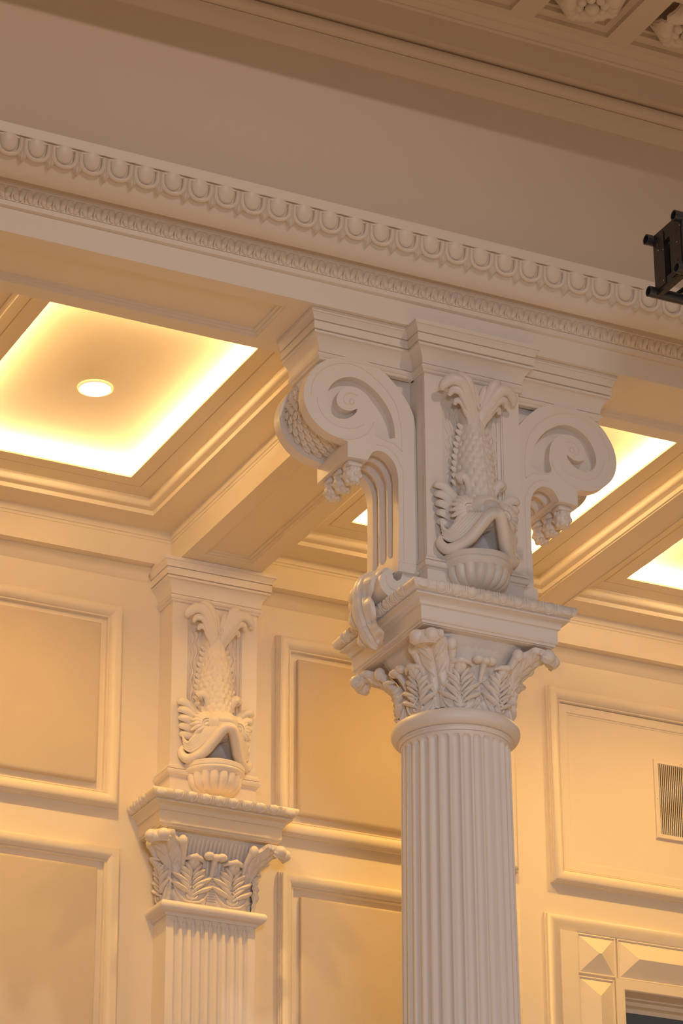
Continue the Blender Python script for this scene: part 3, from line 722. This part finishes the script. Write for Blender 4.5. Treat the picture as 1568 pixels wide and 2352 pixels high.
b.sweep(tr, psq); b.build('collar', PAINT, pil)
b = MB(); b.sweep([(bell_r(7.40 + .02 * i) - .255, 7.40 + .02 * i) for i in range(22)] + [(-.1, 7.82), (-.1, 7.4)], [(-.255, W), (-.255, PY - .232), (.255, PY - .232), (.255, W)]); b.build('bell', PAINT, pil)
b = MB()
for i in range(19):                     # reeding under the abacus
    x = -.225 + .025 * i
    b.tube([(x, PY - .232 - (bell_r(z) - .255) - .002, z) for z in (7.60, 7.68, 7.72, 7.75, 7.775, 7.79)], [.006, .009, .010, .011, .010, .004], 8)
b.build('reeding', PAINT, pil)
for x0 in (-.125, .125):
    acanthus(lambda x, n, z, x0=x0: (x0 + x, PY - .232 - (bell_r(z) - .255) - n, z), .118, 7.412, .285, .045, 'acanthus_leaf', pil)
for sg in (-1, 1):
    acanthus(lambda x, n, z, sg=sg: (sg * (.255 + bell_r(z) - .255 + n), PY - .165 + x * sg, z), .088, 7.412, .285, .045, 'acanthus_leaf', pil)
tip_lobes(lambda x, n, z: (x, PY - .232 - (bell_r(z) - .255) - n, z), 7.690, pil, 1.15)
b = MB(); b.prism([(-.035, 7.41), (.035, 7.41), (.012, 7.62), (-.012, 7.62)], PY - .23, PY - .245, lambda a, c, h: (a, h, c))
for i in range(12): b.box(-.030 + .0016 * i, .030 - .0016 * i, PY - .252, PY - .24, 7.425 + .015 * i, 7.433 + .015 * i)
b.build('leaf_stem', PAINT, pil, smooth=False)
for sg in (-1, 1): corner_leaf(sg * .0, PY + .02, sg * 1, -1, .325, pil)
asq = [(-.38, W), (-.38, PY - .38), (.38, PY - .38), (.38, W)]
b = MB(); b.sweep(aba, asq); b.sweep(aba_low, asq); b.box(-.37, .37, PY - .37, W, 7.806, 7.999); ab = b.build('abacus', CREAM_LIT, pil)
abacus_eggs(ab, 'F', PY); abacus_eggs(ab, 'L', PY, -.342, -.08); abacus_eggs(ab, 'R', PY, -.342, -.08)
pb = thing('pilaster_block', 'square upper block of the wall pilaster, under the ceiling beam', 'pier', (0, W, 8.0))
pier_block(pb, PY - .25, W)

# ------------------------------------------------------------------ dolphin ornaments
def dolphin(loc, label):
    t = thing('dolphin_ornament', label, 'ornament', loc, 'carved dolphins above the capitals')
    # local frame: x across, n outwards from the block face, z up (world, at the column)
    y0 = loc[1]; m = lambda x, n, z: (loc[0] + x, y0 - n, z)
    tab_w = [(8.42, .088), (8.55, .098), (8.65, .106), (8.75, .105), (8.85, .094), (8.95, .072), (9.03, .062), (9.12, .072)]
    tab_h = [(8.42, .13), (8.55, .125), (8.65, .115), (8.75, .10), (8.85, .085), (8.95, .068), (9.03, .062), (9.12, .07)]
    b = MB(); rows = []
    for i in range(71):
        z = 8.44 + (9.09 - 8.44) * i / 70; row = []
        for j in range(49):
            a = PI * j / 48; w, h = lerp_table(tab_w, z), lerp_table(tab_h, z)
            s = a / PI * 9; r_ = (9.0 - z) / .036; k = math.floor(r_); f = r_ - k; g = (s + .5 * (k % 2)) % 1 - .5
            sc = 0
            if 8.50 < z < 8.98: sc = .0085 * math.sqrt(max(0, 1 - (2 * g) ** 2 - (1.5 * (f - .55)) ** 2)) * min(1, (8.98 - z) * 12)
            rid = .010 * math.exp(-((a - PI / 2) / .09) ** 2)
            row.append(m((w + sc) * math.cos(PI - a), -.03 + (h + .03) * math.sin(a) ** .9 + sc + rid, z))
        rows.append(row)
    b.grid(rows); b.build('body', PAINT, t, ang=50)
    # serrated back fins beside the body
    for sg in (-1, 1):
        b = MB()
        for i in range(11):
            z = 8.62 + .036 * i; w = lerp_table(tab_w, z)
            b.tube([m(sg * (w - .02), .0, z - .010), m(sg * (w + .006), .008, z), m(sg * (w + .018 + .006 * (i % 2)), .004, z + .014)], [.018, .017, .009], 8, .6, up=(0, 1, 0))
        b.build('back_fin', PAINT, t, ang=50)
    b = MB()                                 # rippled ground behind the body
    for sg in (-1, 1):
        for k in range(4):
            x0 = .085 + .023 * k
            b.tube([m(sg * (x0 + .008 * math.sin(z * 60 + k * 1.7 + sg)), -.030, z) for z in [8.62 + .47 * i / 30 for i in range(31)]], [.008 + .003 * math.sin(i * 1.1 + k) for i in range(31)], 7, .8, up=(0, 1, 0))
    b.build('ripples', PAINT, t, ang=60)
    # tail: two sprays of curling fronds
    for sg in (-1, 1):
        tl = MB()
        fronds = [([(.006, .02, 8.98), (.014, .055, 9.06), (.022, .070, 9.12), (.034, .078, 9.175), (.052, .070, 9.205)], [.02, .022, .027, .024, .010]),
                  ([(.010, .02, 8.97), (.024, .060, 9.05), (.045, .078, 9.12), (.075, .095, 9.20), (.112, .080, 9.235), (.122, .06, 9.222)], [.02, .024, .029, .030, .020, .008]),
                  ([(.014, .02, 8.96), (.030, .060, 9.045), (.060, .080, 9.10), (.105, .100, 9.175), (.160, .095, 9.190), (.200, .075, 9.160), (.205, .06, 9.135)], [.022, .026, .030, .033, .032, .026, .012]),
                  ([(.018, .02, 8.95), (.034, .05, 9.03), (.062, .070, 9.075), (.105, .085, 9.135), (.148, .080, 9.140), (.165, .06, 9.112)], [.02, .024, .028, .028, .022, .010]),
                  ([(.022, .02, 8.94), (.036, .045, 9.01), (.058, .055, 9.045), (.090, .065, 9.090), (.120, .060, 9.092), (.128, .05, 9.072)], [.02, .022, .024, .022, .018, .008])]
        for pts, rad in fronds:
            q = smooth_path([m(sg * x, n, z) for x, n, z in pts], 4); rr = []
            for i in range(len(rad) - 1): rr += [rad[i] + (rad[i + 1] - rad[i]) * j / 4 for j in range(4)]
            tl.tube(q, rr + [rad[-1]], 10, .62, up=(0, 1, 0))
        tl.build('tail_fin', PAINT, t, ang=60)
    b = MB(); b.tube([m(-.020, .07, 9.15), m(-.014, .075, 9.085), m(0, .08, 9.06), m(.014, .075, 9.085), m(.020, .07, 9.15)], .010, 8, up=(0, 1, 0)); b.build('tail_notch', PAINT, t)
    # head
    b = MB(); b.ball(m(0, .08, 8.475), (.115, .115, .090), 24, 16, fn=lambda tt, p: 1 + .03 * math.cos(6 * p)); b.ball(m(0, .145, 8.455), (.062, .062, .058), 18, 12)
    b.ball(m(0, .135, 8.50), (.050, .055, .050), 16, 10)
    b.ball(m(0, .165, 8.475), (.055, .050, .036), 16, 10)
    head = b.build('head', PAINT, t, ang=60)
    lipp = [(-.150, .03, 8.350), (-.195, .02, 8.335), (-.212, .025, 8.295), (-.185, .05, 8.258), (-.140, .085, 8.268), (-.100, .125, 8.300), (-.060, .175, 8.362), (-.028, .210, 8.410), (0, .218, 8.420),
            (.028, .210, 8.410), (.060, .175, 8.362), (.100, .125, 8.300), (.140, .085, 8.268), (.185, .05, 8.258), (.212, .025, 8.295), (.195, .02, 8.335), (.150, .03, 8.350)]
    rad = [.008, .016, .024, .029, .031, .032, .032, .031, .031, .031, .032, .032, .031, .029, .024, .016, .008]
    q = smooth_path([m(x, n, z) for x, n, z in lipp], 5); rr = []
    for i in range(len(rad) - 1): rr += [rad[i] + (rad[i + 1] - rad[i]) * j / 5 for j in range(5)]
    b = MB(); b.tube(q, rr + [rad[-1]], 12, 1.0, up=(0, 1, 0))
    mid = lipp[4:13]; mq = smooth_path([(x, n, z) for x, n, z in mid], 4)      # walls of the mouth run back to the block
    rows = [[m(p.x * (1 - .10 * s), p.y * (1 - s) - .01 * s, p.z + .012 * (1 - s) + .02 * s) for s in (0, .25, .5, .75, 1)] for p in mq]; b.grid(rows)
    rows = [[m(p.x * (1 - .25 * s), max(.0, p.y * (1 - s) ** 3.5) + .02 * s, p.z + .015 + (8.46 - p.z) * s * .9) for s in (0, .25, .5, .75, 1)] for p in mq]; b.grid(rows)
    b.build('lip', PAINT, head, ang=60)
    for sg in (-1, 1):
        e = MB(); e.ball(m(sg * .098, .124, 8.452), (.023, .023, .023), 16, 10)
        ring = [m(sg * .100 + .032 * math.cos(a) * .8, .134 - abs(math.cos(a)) * .004 + .0 * a, 8.452 + .028 * math.sin(a)) for a in [2 * PI * i / 20 for i in range(21)]]
        e.tube(ring, .009, 8, up=(0, 1, 0)); e.ball(m(sg * .104, .146, 8.450), (.007, .006, .008), 10, 6); e.build('eye', PAINT, head, ang=60)
        b = MB()                                                  # fan of brow leaves round the eye
        for k in range(9):
            a = math.radians(62 + k * 20); ca, sa = math.cos(a), math.sin(a)
            p = [m(sg * (.098 + .030 * -ca * -1 * 1), .115, 8.455 + .030 * sa), m(sg * (.098 - .058 * ca * -1), .112, 8.455 + .058 * sa), m(sg * (.098 - .084 * ca * -1), .085, 8.455 + .086 * sa)]
            p = [m(sg * (.098 - .034 * ca), .134, 8.456 + .034 * sa), m(sg * (.098 - .064 * ca), .128, 8.456 + .066 * sa), m(sg * (.098 - .090 * ca), .092, 8.456 + .096 * sa)]
            b.tube(p, [.013, .017, .006], 8, .7, up=(0, 1, 0))
        b.build('brow', PAINT, head, ang=60)
        b = MB()                                                  # cheek locks sweeping down to the lip corner
        for k in range(6):
            o = k * .018
            pts = [(.050 + o * .6, .185 - o * .55, 8.425 + o * .05), (.085 + o * .75, .150 - o * .55, 8.375 + o * .10), (.128 + o * .60, .108 - o * .45, 8.322 + o * .30), (.172 + o * .34, .066 - o * .2, 8.300 + o * .75), (.205 + o * .12, .04, 8.325 + o * .95)]
            qq = smooth_path([m(sg * x, n, z) for x, n, z in pts], 4); nn = len(qq)
            b.tube(qq, [.0175 * (1 - .7 * (i / (nn - 1)) ** 2) for i in range(nn)], 8, .8, up=(0, 1, 0))
        b.build('cheek_locks', PAINT, head, ang=60)
        b = MB()                                                  # side fin with curled tips
        for k in range(5):
            z = 8.400 + .050 * k
            p = [m(sg * .095, .04, 8.39 + .030 * k), m(sg * (.160 + .004 * k), .040, z - .002), m(sg * (.205 + .006 * k), .034, z + .012), m(sg * (.222 + .004 * k), .012, z + .016)]
            b.tube(smooth_path(p, 3), [.026, .026, .026, .025, .024, .022, .020, .019, .012, .007][:len(smooth_path(p, 3))], 8, .55, up=(0, 1, 0))
        b.tube(smooth_path([m(sg * .070, .075, 8.585), m(sg * .085, .090, 8.635), m(sg * .108, .085, 8.655), m(sg * .130, .062, 8.640)], 4), [.014 + .002 * min(i, 8) for i in range(12)] + [.012], 8, .7, up=(0, 1, 0))
        b.build('side_fin', PAINT, t, ang=60)
    # bowl on the block face
    b = MB(); rim = [(0, 8.170), (.164, 8.170), (.170, 8.175), (.172, 8.182), (.180, 8.190), (.183, 8.198), (.181, 8.206), (.178, 8.209), (.182, 8.212), (.184, 8.236), (.180, 8.241), (.165, 8.242), (.160, 8.225), (0, 8.222)]
    b.lathe(rim, 56, loc[0], y0 - .0); b.build('bowl_rim', PAINT, t)
    b = MB(); g = []
    for i in range(17):
        a = PI / 2 * i / 16; g.append((.012 + .158 * math.cos(PI / 2 - a) ** .8, 8.062 + .112 * (1 - math.cos(a) ** .75 if i < 16 else 1)))
    b.lathe([(0, 8.058)] + g + [(0, 8.18)], 18 * 10, loc[0], y0, fn=lambda a, z: 1 - .10 * (1 - abs(math.cos(a * 9 + PI / 2)) ** .6) * min(1, (z - 8.06) * 30 + .2)); b.build('bowl', PAINT, t, ang=60)
    b = MB()
    for k in range(9):
        a = PI * (1 + (k + .5) / 9)
        for r_ in (.05, .10): b.ball((loc[0] + r_ * math.cos(a), y0 + r_ * math.sin(a), 8.240 + .045 * (1 - r_ / .14)), (.024, .024, .018), 10, 6)
    b.ball((loc[0], y0 - .03, 8.275), (.06, .06, .03), 14, 8); b.build('water', PAINT, t, ang=60)
    return t
d1 = dolphin((0, -.25, 8.05), 'carved dolphin diving into a bowl on the block above the big column')
d2 = copy_tree(d1); d2.location = (0, PY - .25, 8.05)
d2['label'] = 'carved dolphin diving into a bowl on the yellow-lit wall pilaster'

# ------------------------------------------------------------------ lighting truss
tr_ = thing('lighting_truss', 'black metal lighting truss entering at the right frame edge', 'truss', (.095, -1.935, 9.0))
X0, X1, YA, YB, ZA, ZB = .098, 2.2, -1.815, -2.065, 9.020, 9.300
for y in (YA, YB):
    for z in (ZA, ZB):
        b = MB(); rows = []; n = 20
        for x, r in ((X0, .0205), (X0, .0265), (X1, .0265)): rows.append([(x, y + r * math.cos(2 * PI * j / n), z + r * math.sin(2 * PI * j / n)) for j in range(n)])
        rows.insert(0, [(X0 + .35, y + .0205 * math.cos(2 * PI * j / n), z + .0205 * math.sin(2 * PI * j / n)) for j in range(n)])
        b.grid(rows, cv=True); b.build('chord_tube', BLACKG, tr_)
xe = X0 + .035
def plate(y0, z0, y1, z1, w, dx=0, name='end_plate'):
    b = MB(); d = Vector((0, y1 - y0, z1 - z0)); L = d.length; d.normalize(); p = Vector((0, -d.z, d.y)) * w
    a = Vector((xe, y0, z0)); c = Vector((xe, y1, z1)); vs = []
    for x in (-.004 + dx, .022 + dx):
        for e in (a, c):
            for s in (-1, 1): vs.append(e + p * s + Vector((x, 0, 0)))
    b.add(vs, [(0, 1, 3, 2), (4, 5, 7, 6), (0, 1, 5, 4), (2, 3, 7, 6), (0, 2, 6, 4), (1, 3, 7, 5)]); return b.build(name, BLACK, tr_, smooth=False)
pl0 = plate(YA - .058, ZA, YA - .058, ZB, .046); pl1 = plate(YB + .046, ZA, YB + .046, ZB, .046)
plate(YA - .02, ZA + .004, YB + .02, ZA + .004, .028, .004); plate(YA - .02, ZB - .016, YB + .02, ZB - .016, .036, .004)
b = MB(); b.box(xe + .0225, xe + .045, YA - .10, YA - .015, ZA + .03, ZB - .03); b.build('gusset', BLACK, tr_, smooth=False)
b = MB(); b.box(xe + .0225, xe + .05, YB + .004, YB + .03, ZA + .03, ZB - .02); b.build('gusset', BLACK, tr_, smooth=False)
b = MB(); b.box(xe + .0, X1, YB - .018, YB - .002, ZA + .01, ZB - .005); b.build('side_plate', BLACKG, tr_, smooth=False)
for k in range(3):
    x = xe + .25 + .6 * k; b = MB()
    b.tube([(x - .15, YA, ZA), (x + .15, YA, ZB)], .012, 10); b.tube([(x - .12, YA, ZA), (x + .12, YB, ZA)], .014, 10); b.tube([(x - .12, YA, ZB), (x + .12, YB, ZB)], .012, 10); b.build('brace', BLACK, tr_)
for y, z in ((YA - .05, ZA + .055), (YA - .05, ZB - .05), (YB + .04, ZA + .07), (YB + .04, ZB - .06)):
    b = MB(); b.ball((xe - .005, y, z), (.003, .008, .008), 10, 6); b.build('bolt', DARK, pl0 if y > YB + .1 else pl1)
for y, z in ((YA - .10, ZB - .10), (YB + .03, ZB - .12), (YA - .055, ZB - .08), (YA - .09, ZA + .02), (YB + .0, ZB - .045), (YB + .0, ZA + .03)):
    b = MB(); b.ball((xe - .005, y, z), (.003, .004, .004), 8, 6); b.build('screw', SCREW, tr_)
b = MB(); b.tube([(1.6, -1.94, ZB), (1.6, -1.94, 11.4)], .006, 6); b.build('hanging_cable', BLACK, tr_)

# ------------------------------------------------------------------ lights
WORLD, DAYLIGHT, KEY, DOWN = .235, 2900, 5000, 265
wd = bpy.data.worlds.new('hall'); bpy.context.scene.world = wd; wd.use_nodes = True
bg = wd.node_tree.nodes['Background']; bg.inputs['Color'].default_value = (1.0, .65, .40, 1); bg.inputs['Strength'].default_value = WORLD
def lamp(kind, name, loc, target, energy, col, **kw):
    l = bpy.data.lights.new(name, kind); l.energy = energy; l.color = col
    for k, v in kw.items(): setattr(l, k, v)
    o = bpy.data.objects.new(name, l); C.objects.link(o); o.location = loc
    o.rotation_euler = (Vector(target) - Vector(loc)).to_track_quat('-Z', 'Y').to_euler(); return o
lamp('SPOT', 'hall_daylight_spot', (-7, -17, 4.5), (0, 0, 5.4), DAYLIGHT, (.62, .78, 1.0), spot_size=math.radians(34), spot_blend=.8, shadow_soft_size=1.2)  # unseen spot standing in for cool daylight from the hall windows
lamp('SPOT', 'hall_spot', (3, -24, 23), (-3.0, 0, 8.4), KEY, (1.0, .79, .67), spot_size=math.radians(23), spot_blend=1.0, shadow_soft_size=.25)
lamp('SPOT', 'hall_bounce_fill', (1.5, -8.5, 15), (1.5, -8.5, 0), 6500, (1.0, .84, .66), spot_size=math.radians(66), spot_blend=.4, shadow_soft_size=.5)  # added fill lamp; lights the floor so its bounce brightens soffits and undersides
for x0, x1 in LX:
    cx, cy = (x0 + x1) / 2 + .036, 1.748
    lamp('SPOT', 'downlight_beam', (cx, cy, 9.85), (cx, cy, 0), DOWN, (1.0, .57, .12), spot_size=math.radians(138), spot_blend=1.0, shadow_soft_size=.07)

# ------------------------------------------------------------------ camera
cam = bpy.data.cameras.new('camera'); co = bpy.data.objects.new('camera', cam); C.objects.link(co)
rx, ux, fx = Vector((.89786636, -.44024734, -.00427567)), Vector((-.18461975, -.3853053, .90413239)), Vector((.39968932, .81100068, .42723102))
M = Matrix((( rx.x, ux.x, -fx.x, -7.07464342), (rx.y, ux.y, -fx.y, -13.09794031), (rx.z, ux.z, -fx.z, 1.6), (0, 0, 0, 1)))
co.matrix_world = M
cam.sensor_fit = 'HORIZONTAL'; cam.sensor_width = 36; cam.lens = 36 * 7427.5 / 1568; cam.clip_end = 200
sc = bpy.context.scene; sc.camera = co
sc.view_settings.view_transform = 'Standard'; sc.view_settings.look = 'None'; sc.view_settings.gamma = 1; sc.view_settings.exposure = 0
sc.view_settings.use_curve_mapping = False
try:
    sc.cycles.use_denoising = True; sc.cycles.max_bounces = 10; sc.cycles.diffuse_bounces = 6; sc.cycles.sample_clamp_indirect = 8
except Exception: pass
